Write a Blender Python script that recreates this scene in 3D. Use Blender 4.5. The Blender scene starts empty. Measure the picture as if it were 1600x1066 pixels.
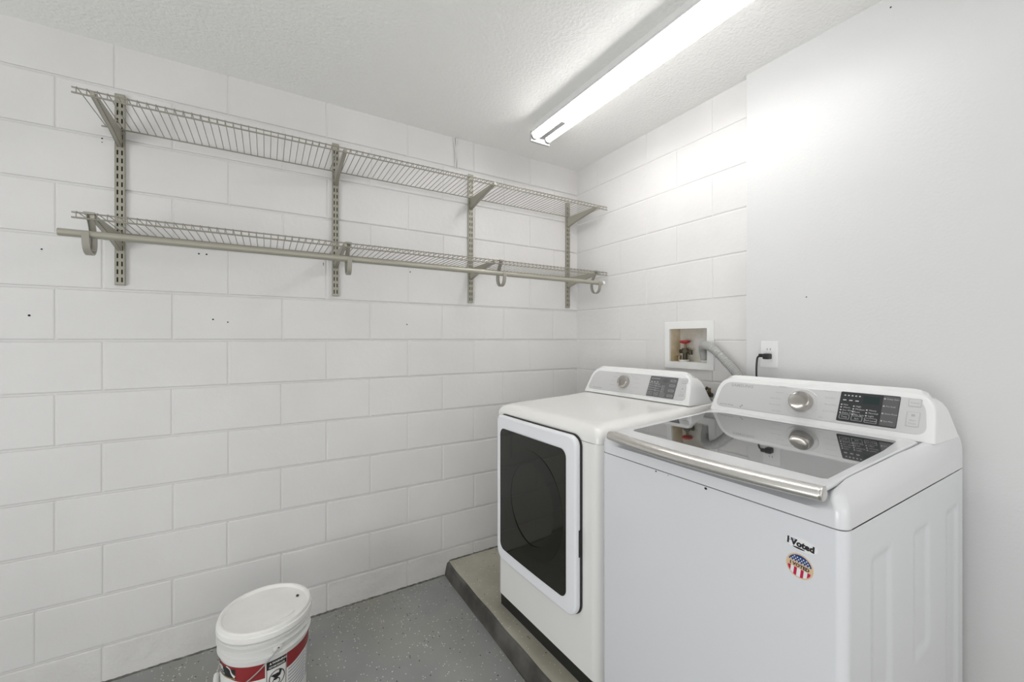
import bpy, bmesh, math, random
from mathutils import Vector, Matrix
random.seed(7)
S = bpy.context.scene
COL = S.collection
R = math.radians

# ------------------------------------------------------------------ camera
CAM = (-1.878, -2.235, 1.370)
F_PX = 637.9
cam_d = bpy.data.cameras.new('camera')
cam_d.sensor_width = 36.0
cam_d.lens = F_PX / 1600.0 * 36.0
cam_d.shift_y = -0.0017
cam_d.clip_start = 0.02
cam = bpy.data.objects.new('camera', cam_d)
COL.objects.link(cam)
cam.location = CAM
cam.rotation_euler = (R(90), 0, R(-31.0))
S.camera = cam

# ------------------------------------------------------------------ colour management, world
S.view_settings.view_transform = 'Standard'
S.view_settings.look = 'None'
S.view_settings.exposure = 0.08
S.view_settings.gamma = 1.0
S.view_settings.use_curve_mapping = False
w = bpy.data.worlds.new('world')
S.world = w
w.use_nodes = True
w.node_tree.nodes['Background'].inputs[0].default_value = (0.75, 0.87, 1.0, 1)
w.node_tree.nodes['Background'].inputs[1].default_value = 0.05

# ------------------------------------------------------------------ fill lights added in unseen openings behind the camera
def area(name, loc, rot, sx, sy, power, col):
    l = bpy.data.lights.new(name, 'AREA')
    l.shape = 'RECTANGLE'
    l.size = sx
    l.size_y = sy
    l.energy = power
    l.color = col
    o = bpy.data.objects.new(name, l)
    COL.objects.link(o)
    o.location = loc
    o.rotation_euler = rot
    return o
area('fill_light_front', (-4.62, -2.55, 0.80), (0, R(-122), 0), 1.5, 1.8, 53, (0.965, 0.985, 1.0))  # added fill, tilted up to lift the ceiling
area('fill_light_rear', (-1.55, -3.92, 1.45), (R(118), 0, 0), 2.3, 1.7, 21, (1.0, 0.985, 0.965))  # second added fill, for the washer side and shelf wall
TUBE_STRENGTH = 17.0

# ------------------------------------------------------------------ materials
def mat(name, col, rough=0.5, metal=0.0, ior=1.5, emit=None, es=0.0, bump=None, coat=0.0):
    m = bpy.data.materials.new(name)
    m.use_nodes = True
    nt = m.node_tree
    b = nt.nodes['Principled BSDF']
    b.inputs['Base Color'].default_value = (*col, 1)
    b.inputs['Roughness'].default_value = rough
    b.inputs['Metallic'].default_value = metal
    b.inputs['IOR'].default_value = ior
    b.inputs['Coat Weight'].default_value = coat
    if emit:
        b.inputs['Emission Color'].default_value = (*emit, 1)
        b.inputs['Emission Strength'].default_value = es
    if bump:
        prev = None
        for scale, strength, dist in bump:
            tc = nt.nodes.new('ShaderNodeTexCoord')
            n = nt.nodes.new('ShaderNodeTexNoise')
            n.inputs['Scale'].default_value = scale
            n.inputs['Detail'].default_value = 4
            bp = nt.nodes.new('ShaderNodeBump')
            bp.inputs['Strength'].default_value = strength
            bp.inputs['Distance'].default_value = dist
            nt.links.new(tc.outputs['Object'], n.inputs['Vector'])
            nt.links.new(n.outputs['Fac'], bp.inputs['Height'])
            if prev:
                nt.links.new(prev.outputs['Normal'], bp.inputs['Normal'])
            prev = bp
        nt.links.new(prev.outputs['Normal'], b.inputs['Normal'])
    return m

def mottle(m, c1, c2, scale, lo=0.35, hi=0.65):
    nt = m.node_tree
    b = nt.nodes['Principled BSDF']
    tc = nt.nodes.new('ShaderNodeTexCoord')
    n = nt.nodes.new('ShaderNodeTexNoise')
    n.inputs['Scale'].default_value = scale
    n.inputs['Detail'].default_value = 5
    r = nt.nodes.new('ShaderNodeValToRGB')
    r.color_ramp.elements[0].position = lo
    r.color_ramp.elements[0].color = (*c1, 1)
    r.color_ramp.elements[1].position = hi
    r.color_ramp.elements[1].color = (*c2, 1)
    nt.links.new(tc.outputs['Object'], n.inputs['Vector'])
    nt.links.new(n.outputs['Fac'], r.inputs['Fac'])
    nt.links.new(r.outputs['Color'], b.inputs['Base Color'])
    return m

M_BLOCK = mottle(mat('painted_block', (0.8, 0.79, 0.78), 0.55, bump=[(38, 0.25, 0.004), (160, 0.18, 0.0015)]),
                 (0.712, 0.700, 0.690), (0.752, 0.740, 0.730), 2.5)
M_BLOCKR = mottle(mat('rough_painted_block', (0.74, 0.73, 0.72), 0.6, bump=[(22, 0.5, 0.010), (90, 0.45, 0.004)]),
                  (0.690, 0.676, 0.660), (0.745, 0.732, 0.720), 6)
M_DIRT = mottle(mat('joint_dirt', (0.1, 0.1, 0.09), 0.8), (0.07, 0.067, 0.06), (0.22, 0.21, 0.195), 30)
M_HOLE = mat('hole_dark', (0.02, 0.02, 0.02), 0.9)
M_PLASTER = mat('painted_plaster', (0.69, 0.69, 0.69), 0.5, bump=[(110, 0.22, 0.003)])
M_CEIL = mat('textured_ceiling', (0.90, 0.895, 0.875), 0.8, bump=[(75, 0.75, 0.006), (170, 0.4, 0.003)])
M_OUTER = mat('plain_white_wall', (0.8, 0.8, 0.79), 0.7)
M_TAUPE = mat('taupe_enamel', (0.375, 0.36, 0.30), 0.38, 0.25)
M_TAUPE_WIRE = mat('taupe_wire', (0.315, 0.30, 0.255), 0.42, 0.2)
M_TAUPE_PLAST = mat('taupe_plastic', (0.33, 0.315, 0.27), 0.45)
M_WASH = mat('washer_enamel', (0.745, 0.755, 0.785), 0.22, coat=0.3)
M_WASHTOP = mat('washer_cover_plastic', (0.745, 0.752, 0.77), 0.25, coat=0.3)
M_DRY = mat('dryer_enamel', (0.88, 0.870, 0.845), 0.22, coat=0.3)
M_DOORW = mat('dryer_door_plastic', (0.89, 0.90, 0.93), 0.3)
M_WBEZEL = mat('white_bezel', (0.86, 0.86, 0.86), 0.25, coat=0.3)
M_SILVER = mat('silver_panel', (0.66, 0.66, 0.665), 0.32, 0.25)
M_CHROME = mat('brushed_chrome', (0.72, 0.70, 0.67), 0.30, 1.0)
M_KNOB = mat('satin_knob', (0.50, 0.475, 0.45), 0.24, 1.0)
M_LIDGLASS = mat('lid_glass', (0.022, 0.026, 0.024), 0.03, 0.0, 5.2)
M_DOORGLASS = mat('door_glass', (0.016, 0.016, 0.012), 0.05, 0.0, 1.45)
M_DOORGLASS2 = mat('door_glass_inner', (0.0125, 0.0125, 0.0095), 0.06, 0.0, 1.44)
M_DISPLAY = mat('display_black', (0.035, 0.037, 0.04), 0.2)
M_DISPLAYG = mat('display_grey', (0.11, 0.11, 0.112), 0.3)
M_LCD = mat('lcd_window', (0.015, 0.03, 0.03), 0.1)
M_PRINTW = mat('white_print', (0.55, 0.55, 0.55), 0.5)
M_PRINTG = mat('grey_print', (0.36, 0.36, 0.37), 0.5)
M_PRINTF = mat('faint_print', (0.47, 0.47, 0.48), 0.4)
M_BLACK = mat('black_plastic', (0.012, 0.012, 0.012), 0.45)
M_GAPSHADOW = mat('gap_shadow', (0.03, 0.028, 0.026), 0.7)
M_SEAM = mat('seam_grey', (0.22, 0.22, 0.22), 0.6)
M_GREYGASKET = mat('grey_seal', (0.25, 0.25, 0.25), 0.5)
M_BUCKET = mat('bucket_plastic', (0.74, 0.74, 0.72), 0.38)
M_LIDP = mottle(mat('bucket_lid_plastic', (0.78, 0.76, 0.73), 0.5, bump=[(60, 0.2, 0.002)]), (0.84, 0.82, 0.79), (0.88, 0.87, 0.845), 9)
M_RED = mat('label_red', (0.27, 0.022, 0.025), 0.35)
M_LABELW = mat('label_white', (0.78, 0.77, 0.75), 0.4)
M_INK = mat('label_ink', (0.015, 0.015, 0.015), 0.4)
M_INKG = mat('label_grey_ink', (0.40, 0.41, 0.44), 0.5)
M_GOLD = mat('label_gold', (0.30, 0.20, 0.09), 0.4)
M_STEELWIRE = mat('steel_wire', (0.55, 0.55, 0.55), 0.35, 0.9)
M_WHITEP = mat('white_plastic', (0.82, 0.82, 0.815), 0.35)
M_FIXW = mat('fixture_white', (0.84, 0.84, 0.83), 0.4)
M_FIXG = mat('fixture_grey', (0.26, 0.26, 0.26), 0.5)
M_FIXE = mat('fixture_end_grey', (0.42, 0.42, 0.415), 0.5)
M_TUBE = mat('lit_tube', (0.9, 0.9, 0.9), 0.4, emit=(1.0, 0.99, 0.972), es=TUBE_STRENGTH)
M_TAN = mottle(mat('tan_box', (0.6, 0.5, 0.33), 0.6), (0.55, 0.44, 0.26), (0.72, 0.64, 0.5), 14)
M_RECESS = mottle(mat('stained_recess', (0.7, 0.68, 0.62), 0.7, bump=[(40, 0.4, 0.004)]), (0.62, 0.585, 0.51), (0.76, 0.745, 0.71), 18)
M_BRASS = mat('aged_brass', (0.22, 0.17, 0.09), 0.4, 0.8)
M_BRASSD = mat('dark_brass', (0.07, 0.06, 0.04), 0.45, 0.6)
M_REDH = mat('red_handle', (0.42, 0.02, 0.025), 0.4)
M_HOSE = mat('grey_hose', (0.40, 0.40, 0.39), 0.45)
M_CORD = mat('black_cord', (0.015, 0.015, 0.015), 0.4)
M_PIPE = mat('old_white_pipe', (0.60, 0.60, 0.56), 0.5)
M_BLUE = mat('sticker_blue', (0.01, 0.045, 0.19), 0.4)
M_SRED = mat('sticker_red', (0.52, 0.01, 0.06), 0.4)
M_STAN = mat('sticker_tan', (0.72, 0.52, 0.33), 0.4)
M_SWHITE = mat('sticker_white', (0.82, 0.82, 0.83), 0.4)
M_SPALE = mat('sticker_pale_blue', (0.35, 0.38, 0.58), 0.4)

def floor_mat(name, base, base2, stain, stain_amt):
    m = bpy.data.materials.new(name)
    m.use_nodes = True
    nt = m.node_tree
    N = nt.nodes.new
    L = nt.links.new
    b = nt.nodes['Principled BSDF']
    tc = N('ShaderNodeTexCoord')
    n1 = N('ShaderNodeTexNoise'); n1.inputs['Scale'].default_value = 3.5; n1.inputs['Detail'].default_value = 7
    L(tc.outputs['Object'], n1.inputs['Vector'])
    r1 = N('ShaderNodeValToRGB')
    r1.color_ramp.elements[0].position = 0.33; r1.color_ramp.elements[0].color = (*base, 1)
    r1.color_ramp.elements[1].position = 0.68; r1.color_ramp.elements[1].color = (*base2, 1)
    L(n1.outputs['Fac'], r1.inputs['Fac'])
    n2 = N('ShaderNodeTexNoise'); n2.inputs['Scale'].default_value = 1.7; n2.inputs['Detail'].default_value = 4
    L(tc.outputs['Object'], n2.inputs['Vector'])
    r2 = N('ShaderNodeValToRGB')
    r2.color_ramp.elements[0].position = 0.48; r2.color_ramp.elements[0].color = (0, 0, 0, 1)
    r2.color_ramp.elements[1].position = 0.66; r2.color_ramp.elements[1].color = (stain_amt,) * 3 + (1,)
    L(n2.outputs['Fac'], r2.inputs['Fac'])
    mx = N('ShaderNodeMixRGB'); mx.inputs['Color2'].default_value = (*stain, 1)
    L(r2.outputs['Color'], mx.inputs['Fac']); L(r1.outputs['Color'], mx.inputs['Color1'])
    last = mx
    for scale, thr, gate, col in ((95, 0.24, 0.80, (0.72, 0.72, 0.69)), (60, 0.19, 0.88, (0.68, 0.68, 0.65)), (72, 0.22, 0.90, (0.035, 0.033, 0.03))):
        v = N('ShaderNodeTexVoronoi'); v.inputs['Scale'].default_value = scale
        L(tc.outputs['Object'], v.inputs['Vector'])
        lt = N('ShaderNodeMath'); lt.operation = 'LESS_THAN'; lt.inputs[1].default_value = thr
        L(v.outputs['Distance'], lt.inputs[0])
        sp = N('ShaderNodeSeparateColor'); L(v.outputs['Color'], sp.inputs['Color'])
        # flakes gather in patches
        ad = N('ShaderNodeMath'); ad.operation = 'MULTIPLY_ADD'; ad.inputs[1].default_value = 0.55; 
        L(n2.outputs['Fac'], ad.inputs[0]); L(sp.outputs[0], ad.inputs[2])
        gt = N('ShaderNodeMath'); gt.operation = 'GREATER_THAN'; gt.inputs[1].default_value = gate + 0.28
        L(ad.outputs[0], gt.inputs[0])
        mu = N('ShaderNodeMath'); mu.operation = 'MULTIPLY'
        L(lt.outputs[0], mu.inputs[0]); L(gt.outputs[0], mu.inputs[1])
        k = N('ShaderNodeMixRGB'); k.inputs['Color2'].default_value = (*col, 1)
        L(mu.outputs[0], k.inputs['Fac']); L(last.outputs['Color'], k.inputs['Color1'])
        last = k
    L(last.outputs['Color'], b.inputs['Base Color'])
    b.inputs['Roughness'].default_value = 0.38
    bp = N('ShaderNodeBump'); bp.inputs['Strength'].default_value = 0.15; bp.inputs['Distance'].default_value = 0.004
    n3 = N('ShaderNodeTexNoise'); n3.inputs['Scale'].default_value = 45
    L(tc.outputs['Object'], n3.inputs['Vector']); L(n3.outputs['Fac'], bp.inputs['Height']); L(bp.outputs['Normal'], b.inputs['Normal'])
    return m
M_FLOOR = floor_mat('epoxy_flake_floor', (0.265, 0.272, 0.262), (0.34, 0.35, 0.338), (0.30, 0.285, 0.225), 0.6)
M_SLAB = floor_mat('epoxy_flake_slab', (0.36, 0.345, 0.275), (0.52, 0.50, 0.42), (0.30, 0.28, 0.18), 0.85)
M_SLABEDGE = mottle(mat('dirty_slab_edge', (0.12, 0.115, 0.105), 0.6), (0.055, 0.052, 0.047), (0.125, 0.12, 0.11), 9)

# ------------------------------------------------------------------ mesh helpers
def link(name, bm, m, parent=None, smooth=True, angle=40):
    bmesh.ops.recalc_face_normals(bm, faces=bm.faces)
    me = bpy.data.meshes.new(name)
    bm.to_mesh(me)
    bm.free()
    for x in (m if isinstance(m, (list, tuple)) else [m]):
        me.materials.append(x)
    if smooth:
        for p in me.polygons:
            p.use_smooth = True
        me.set_sharp_from_angle(angle=R(angle))
    o = bpy.data.objects.new(name, me)
    COL.objects.link(o)
    if smooth:
        o.modifiers.new('weighted', 'WEIGHTED_NORMAL').keep_sharp = True
    if parent:
        o.parent = parent
    return o

def thing(name, label, cat, loc=(0, 0, 0), rz=0, group=None):
    o = bpy.data.objects.new(name, None)
    o.empty_display_size = 0.05
    COL.objects.link(o)
    o.location = loc
    o.rotation_euler = (0, 0, rz)
    return tag(o, label, cat, group)

def tag(o, label, cat, group=None):
    o['label'] = label
    o['category'] = cat
    if group:
        o['group'] = group
    return o

def struct(o, label=None):
    o['kind'] = 'structure'
    if label:
        o['label'] = label
    return o

def box(bm, x0, x1, y0, y1, z0, z1, bev=0.0, seg=2, mi=0):
    r = bmesh.ops.create_cube(bm, size=1)
    vs = r['verts']
    for v in vs:
        v.co = Vector(((x0 + x1) / 2 + v.co.x * (x1 - x0), (y0 + y1) / 2 + v.co.y * (y1 - y0), (z0 + z1) / 2 + v.co.z * (z1 - z0)))
    fs = {f for v in vs for f in v.link_faces}
    for f in fs:
        f.material_index = mi
    if bev:
        es = {e for v in vs for e in v.link_edges}
        bmesh.ops.bevel(bm, geom=list(es), offset=bev, segments=seg, affect='EDGES', profile=0.5)
    return vs

def loft(bm, rings, cap0=True, cap1=True, closed=True, mi=0):
    vr = [[bm.verts.new(p) for p in ring] for ring in rings]
    n = len(vr[0])
    for a, b in zip(vr[:-1], vr[1:]):
        for i in range(n if closed else n - 1):
            j = (i + 1) % n
            try:
                f = bm.faces.new((a[i], a[j], b[j], b[i])); f.material_index = mi
            except ValueError:
                pass
    if cap0:
        f = bm.faces.new(vr[0][::-1]); f.material_index = mi
    if cap1:
        f = bm.faces.new(vr[-1]); f.material_index = mi
    return vr

def tube(bm, pts, r, n=10, caps=True, closed=False, mi=0):
    pts = [Vector(p) for p in pts]
    rs = r if isinstance(r, (list, tuple)) else [r] * len(pts)
    rings = []
    prev = None
    for i, p in enumerate(pts):
        if closed:
            t = pts[(i + 1) % len(pts)] - pts[i - 1]
        else:
            t = pts[min(i + 1, len(pts) - 1)] - pts[max(i - 1, 0)]
        t.normalize()
        if prev is None:
            a = Vector((0, 0, 1)) if abs(t.z) < 0.9 else Vector((1, 0, 0))
            u = t.cross(a).normalized()
        else:
            u = (prev - t * prev.dot(t)).normalized()
        prev = u
        v = t.cross(u)
        rings.append([p + (u * math.cos(2 * math.pi * k / n) + v * math.sin(2 * math.pi * k / n)) * rs[i] for k in range(n)])
    if closed:
        rings.append(rings[0])
        loft(bm, rings, False, False, mi=mi)
        bmesh.ops.remove_doubles(bm, verts=bm.verts, dist=1e-6)
    else:
        loft(bm, rings, caps, caps, mi=mi)

def lathe(bm, prof, n=48, c=(0, 0, 0), mi=0, M=None, capb=True, capt=True):
    rings = []
    for r, z in prof:
        ring = []
        for k in range(n):
            p = Vector((r * math.cos(2 * math.pi * k / n), r * math.sin(2 * math.pi * k / n), z))
            if M is not None:
                p = M @ p
            else:
                p = p + Vector(c)
            ring.append(p)
        rings.append(ring)
    loft(bm, rings, capb, capt, mi=mi)

def rr(x0, x1, y0, y1, r, n=6, sub=1):
    """rounded rectangle as (a, b) points, CCW from lower-left; sub divides straight edges"""
    rad = r if isinstance(r, (list, tuple)) else [r] * 4   # ll, lr, ur, ul
    cs = [(x0 + rad[0], y0 + rad[0], 180, rad[0]), (x1 - rad[1], y0 + rad[1], 270, rad[1]), (x1 - rad[2], y1 - rad[2], 0, rad[2]), (x0 + rad[3], y1 - rad[3], 90, rad[3])]
    arcs = []
    for cx, cy, a0, q in cs:
        arcs.append([(cx + q * math.cos(R(a0 + 90 * k / n)), cy + q * math.sin(R(a0 + 90 * k / n))) for k in range(n + 1)])
    out = []
    for i in range(4):
        out += arcs[i]
        a, b = arcs[i][-1], arcs[(i + 1) % 4][0]
        for k in range(1, sub):
            t = k / sub
            out.append((a[0] + (b[0] - a[0]) * t, a[1] + (b[1] - a[1]) * t))
    return out

def sm(a, b, x):
    t = max(0.0, min(1.0, (x - a) / (b - a)))
    return t * t * (3 - 2 * t)

def text(bm, s, size, M, bold=0.0, xs=1.0, mi=0, align='LEFT', shear=0.0):
    c = bpy.data.curves.new('t', 'FONT')
    c.body = s
    c.size = size
    c.offset = bold
    c.shear = shear
    c.resolution_u = 2
    c.align_x = align
    o = bpy.data.objects.new('t', c)
    COL.objects.link(o)
    bpy.context.view_layer.update()
    dg = bpy.context.evaluated_depsgraph_get()
    me = bpy.data.meshes.new_from_object(o.evaluated_get(dg))
    t = bmesh.new()
    t.from_mesh(me)
    vm = {}
    for v in t.verts:
        p = Vector((v.co.x * xs, v.co.y, 0))
        vm[v.index] = bm.verts.new(M(p) if callable(M) else M @ p)
    for f in t.faces:
        try:
            q = bm.faces.new([vm[v.index] for v in f.verts]); q.material_index = mi
        except ValueError:
            pass
    t.free()
    bpy.data.objects.remove(o)
    bpy.data.curves.remove(c)
    bpy.data.meshes.remove(me)

# ------------------------------------------------------------------ the room
FZ = 0.0
Z0 = 1.365          # the mortar course level with the lens
H = 0.2032
CZ = 2.557
XL, YR = -4.6, -3.9 # far ends of the room behind the camera

bm = bmesh.new()
box(bm, XL - 0.1, -0.99, YR - 0.1, 0.10, -0.12, 0.0)
struct(link('floor', bm, M_FLOOR, smooth=False), 'grey epoxy floor with white and black flakes')
# raised concrete slab under the machines, its edge worn and a little uneven
bm = bmesh.new()
ys = [0.06 - i * (0.06 - YR + 0.05) / 90 for i in range(91)]
rings = []
for y in ys:
    j = 0.0022 * math.sin(y * 9) + 0.0018 * math.sin(y * 23 + 1) + 0.015 * sm(-0.5, -1.0, y)
    rings.append([(0.06, y, -0.1), (-0.992 + j * 0.6, y, -0.1), (-0.992 + j * 0.6, y, 0.0), (-0.984 + j, y, 0.045), (-0.978 + j, y, 0.066), (-0.966 + j, y, 0.073), (-0.94 + j, y, 0.075), (0.06, y, 0.075)])
loft(bm, rings)
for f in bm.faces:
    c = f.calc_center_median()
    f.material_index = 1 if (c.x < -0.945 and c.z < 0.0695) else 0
struct(link('trim_1', bm, [M_SLAB, M_SLABEDGE]), 'raised concrete slab under the machines with grey flaked coating')

bm = bmesh.new()
box(bm, XL - 0.1, 0.15, YR - 0.1, 0.15, CZ, CZ + 0.1)
struct(link('ceiling', bm, M_CEIL, smooth=False), 'white textured ceiling')

def block_face(bm, to, a0, a1, z0, z1, hole=None, gap=0.0042, bev=0.0046, strip=True, mi=0):
    """one block of a wall; to(a, z, d) gives the point at depth d into the wall"""
    g = gap
    gv = gap * 0.5
    if strip:   # thickly painted upright joint, nearly flush
        bm.faces.new([bm.verts.new(to(*p)) for p in ((a1 - 0.0050, z0 + g, 0.0030), (a1 + 0.0050, z0 + g, 0.0030), (a1 + 0.0050, z1 - g, 0.0030), (a1 - 0.0050, z1 - g, 0.0030))])
    a0, a1, z0, z1 = a0 + gv, a1 - gv, z0 + g, z1 - g
    if a1 - a0 < 0.02 or z1 - z0 < 0.02:
        return
    rects = [(a0, a1, z0, z1, True)]
    if hole and not (a1 < hole[0] or a0 > hole[1] or z1 < hole[2] or z0 > hole[3]):
        h0, h1, hz0, hz1 = max(a0, hole[0]), min(a1, hole[1]), max(z0, hole[2]), min(z1, hole[3])
        rects = [(a0, h0, z0, z1, False), (h1, a1, z0, z1, False), (h0, h1, z0, hz0, False), (h0, h1, hz1, z1, False)]
    for r0, r1, s0, s1, bv in rects:
        if r1 - r0 < 1e-4 or s1 - s0 < 1e-4:
            continue
        if bv:
            prof = [(0.0, 0.03), (0.0, bev), (bev * 0.28, bev * 0.32), (bev, 0.0)]
        else:
            prof = [(0.0, 0.03), (0.0, 0.0)]
        loft(bm, [[to(r0 + i, s0 + i, d), to(r1 - i, s0 + i, d), to(r1 - i, s1 - i, d), to(r0 + i, s1 - i, d)] for i, d in prof], cap0=False, mi=mi)

def disc_on(bm, to, a, z, r, mi=1, d=-0.0006):
    vs = [bm.verts.new(to(a + r * math.cos(k * math.pi / 5), z + r * math.sin(k * math.pi / 5), d)) for k in range(10)]
    f = bm.faces.new(vs); f.material_index = mi

def course_rows():
    k = -7
    while Z0 + k * H < CZ:
        yield k, max(Z0 + k * H, 0.0 if k > -7 else -0.06), min(Z0 + (k + 1) * H, CZ + 0.05)
        k += 1

# wall with the shelves (left)
toA = lambda a, z, d: (a, d, z)
bm = bmesh.new()
for k, z0, z1 in course_rows():
    even = (k % 2 == 1)                      # row just below the eye-level course is k = -1
    if even:
        js = [-2.438, -2.026, -1.618, -1.208, -0.803, -0.398]
    else:
        js = [-2.570, -2.221, -1.8147, -1.409, -1.003, -0.597, -0.203]
    if k == -6:
        js[0] = -2.62
    if k in (3, 5):
        js[0] = -2.390 if k == 3 else -2.400
    js = [j + random.uniform(-0.003, 0.003) for j in js]
    x = js[0]
    while x > XL:
        x -= 0.4064
        js.insert(0, x)
    js.append(0.02)
    for a0, a1 in zip(js[:-1], js[1:]):
        block_face(bm, toA, a0, a1, z0, z1, mi=2 if k == -7 else 0)
bm.faces.new([bm.verts.new(toA(*p)) for p in ((XL, -0.05, 0.0075), (0.06, -0.05, 0.0075), (0.06, CZ + 0.05, 0.0075), (XL, CZ + 0.05, 0.0075))])
for a, z, r in ((-2.638, 1.459, 0.004), (-2.082, 1.458, 0.0035), (-2.028, 1.447, 0.003), (-2.132, 1.744, 0.0035), (-2.105, 1.744, 0.0035),
                (-1.195, 1.744, 0.0035), (-1.213, 1.452, 0.0035), (-1.635, 1.742, 0.0025), (-1.635, 1.75, 0.0025), (-2.606, 1.71, 0.003), (-2.44, 2.155, 0.002), (-2.44, 2.17, 0.003)):
    disc_on(bm, toA, a, z, r)
struct(link('wall_left', bm, [M_BLOCK, M_HOLE, M_BLOCKR], smooth=False), 'white painted concrete block wall carrying the wire shelves')

# dirty uneven joint where the left wall meets floor and slab
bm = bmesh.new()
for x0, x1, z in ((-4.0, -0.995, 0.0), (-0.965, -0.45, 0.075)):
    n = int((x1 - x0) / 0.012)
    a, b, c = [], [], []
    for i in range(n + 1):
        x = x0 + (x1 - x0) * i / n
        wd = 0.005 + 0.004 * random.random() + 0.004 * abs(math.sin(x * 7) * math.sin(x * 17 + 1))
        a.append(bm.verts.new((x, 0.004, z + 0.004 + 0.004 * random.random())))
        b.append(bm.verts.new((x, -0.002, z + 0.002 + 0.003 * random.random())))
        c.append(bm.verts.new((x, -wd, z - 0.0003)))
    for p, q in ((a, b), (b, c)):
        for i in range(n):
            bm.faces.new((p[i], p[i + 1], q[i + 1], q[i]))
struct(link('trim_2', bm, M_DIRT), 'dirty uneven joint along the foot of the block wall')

# block wall behind the machines, with the opening for the supply box
HOLE = (-1.003, -0.772, 1.243, 1.432)
toB = lambda a, z, d: (d, a, z)
bm = bmesh.new()
for k, z0, z1 in course_rows():
    js = [0.02, -0.21, -0.616, -1.022, -1.3] if k % 2 == 1 else [0.02, -0.413, -0.82, -1.226, -1.3]
    js = js[::-1]
    for a0, a1 in zip(js[:-1], js[1:]):
        block_face(bm, toB, a0, a1, z0, z1, HOLE, gap=0.0028, bev=0.0034, strip=not (HOLE[0] - 0.03 < a1 < HOLE[1] + 0.03 and -1 <= k <= 0))
for a0, a1, z0, z1 in ((-1.4, HOLE[0], -0.05, CZ + 0.05), (HOLE[1], 0.06, -0.05, CZ + 0.05), (HOLE[0], HOLE[1], -0.05, HOLE[2]), (HOLE[0], HOLE[1], HOLE[3], CZ + 0.05)):
    bm.faces.new([bm.verts.new(toB(*p)) for p in ((a0, z0, 0.0032), (a1, z0, 0.0032), (a1, z1, 0.0032), (a0, z1, 0.0032))])
struct(link('wall_back', bm, [M_BLOCK, M_HOLE], smooth=False), 'white painted block wall behind the dryer')

# smooth plastered wall standing proud of the block wall (right)
bm = bmesh.new()
box(bm, -0.03, 0.15, YR - 0.1, -1.203, -0.02, CZ + 0.02, 0.004, 2)
toC = lambda a, z, d: (-0.03 + d, a, z)
disc_on(bm, toC, -1.443, 1.539, 0.0025)
disc_on(bm, toC, -1.70, 2.517, 0.003)
struct(link('wall_right', bm, [M_PLASTER, M_HOLE]), 'smooth white plastered wall behind the washer')

# unseen walls behind the camera; openings added for the fill lights
bm = bmesh.new()
box(bm, XL - 0.12, XL, YR - 0.1, -3.55, 0, CZ)
box(bm, XL - 0.12, XL, -1.55, 0.12, 0, CZ)
box(bm, XL - 0.12, XL, -3.55, -1.55, 2.3, CZ)
struct(link('wall_front', bm, M_OUTER, smooth=False), 'white wall behind the camera with a wide opening added for fill light')
bm = bmesh.new()
box(bm, XL - 0.1, -2.75, YR - 0.12, YR, 0, CZ)
box(bm, -0.35, 0.15, YR - 0.12, YR, 0, CZ)
box(bm, -2.75, -0.35, YR - 0.12, YR, 0, 0.58)
box(bm, -2.75, -0.35, YR - 0.12, YR, 2.32, CZ)
struct(link('wall_rear', bm, M_OUTER, smooth=False), 'white wall behind the camera with a window opening added for fill light')

# ------------------------------------------------------------------ fluorescent strip light
LX, LY0, LY1 = -0.583, -0.385, -1.605
t = thing('fluorescent_light', 'lit two-tube fluorescent strip light fixed to the white ceiling', 'ceiling light', (LX, LY0, CZ))
bm = bmesh.new()
prof = [(-0.030, 0.0), (0.030, 0.0), (0.034, -0.030), (0.062, -0.066), (0.062, -0.069), (0.030, -0.040), (-0.030, -0.040), (-0.062, -0.069), (-0.062, -0.066), (-0.034, -0.030)]
prof = [(x * 1.05, z) for x, z in prof]
loft(bm, [[(x, y, z) for x, z in prof] for y in (0.0, LY1 - LY0)])
link('housing', bm, M_FIXW, t, smooth=False)
bm = bmesh.new()
yb = -0.21
loft(bm, [[(x, y, z) for x, z in ((-0.017, -0.038), (0.017, -0.038), (0.010, -0.066), (-0.010, -0.066))] for y in (yb, LY1 - LY0 + 0.03)])
link('ballast_cover', bm, M_FIXW, t, smooth=False)
bm = bmesh.new()
box(bm, -0.016, 0.016, yb + 0.002, -0.010, -0.086, -0.041, 0.002)
link('wiring_cover', bm, M_FIXG, t)
for y0, y1 in ((0.0, 0.012), (LY1 - LY0 - 0.012, LY1 - LY0)):
    bm = bmesh.new()
    box(bm, -0.063, 0.063, y0, y1, -0.107, -0.050, 0.003)
    link('end_plate', bm, M_FIXE, t)
for sx in (-0.044, 0.044):
    bm = bmesh.new()
    tube(bm, [(sx, -0.012, -0.078), (sx, -0.02, -0.078), (sx, LY1 - LY0 + 0.02, -0.078), (sx, LY1 - LY0 + 0.012, -0.078)][0:3], 0.0165, 20)
    o = link('fluorescent_tube', bm, M_TUBE, t)
    for yy in (-0.006, LY1 - LY0 + 0.006):
        bm = bmesh.new()
        lathe(bm, [(0.0175, -0.007), (0.0175, 0.007)], 20, M=Matrix.Translation((sx, yy, -0.078)) @ Matrix.Rotation(R(90), 4, 'X'))
        link('tube_socket', bm, M_FIXG, o)

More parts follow.
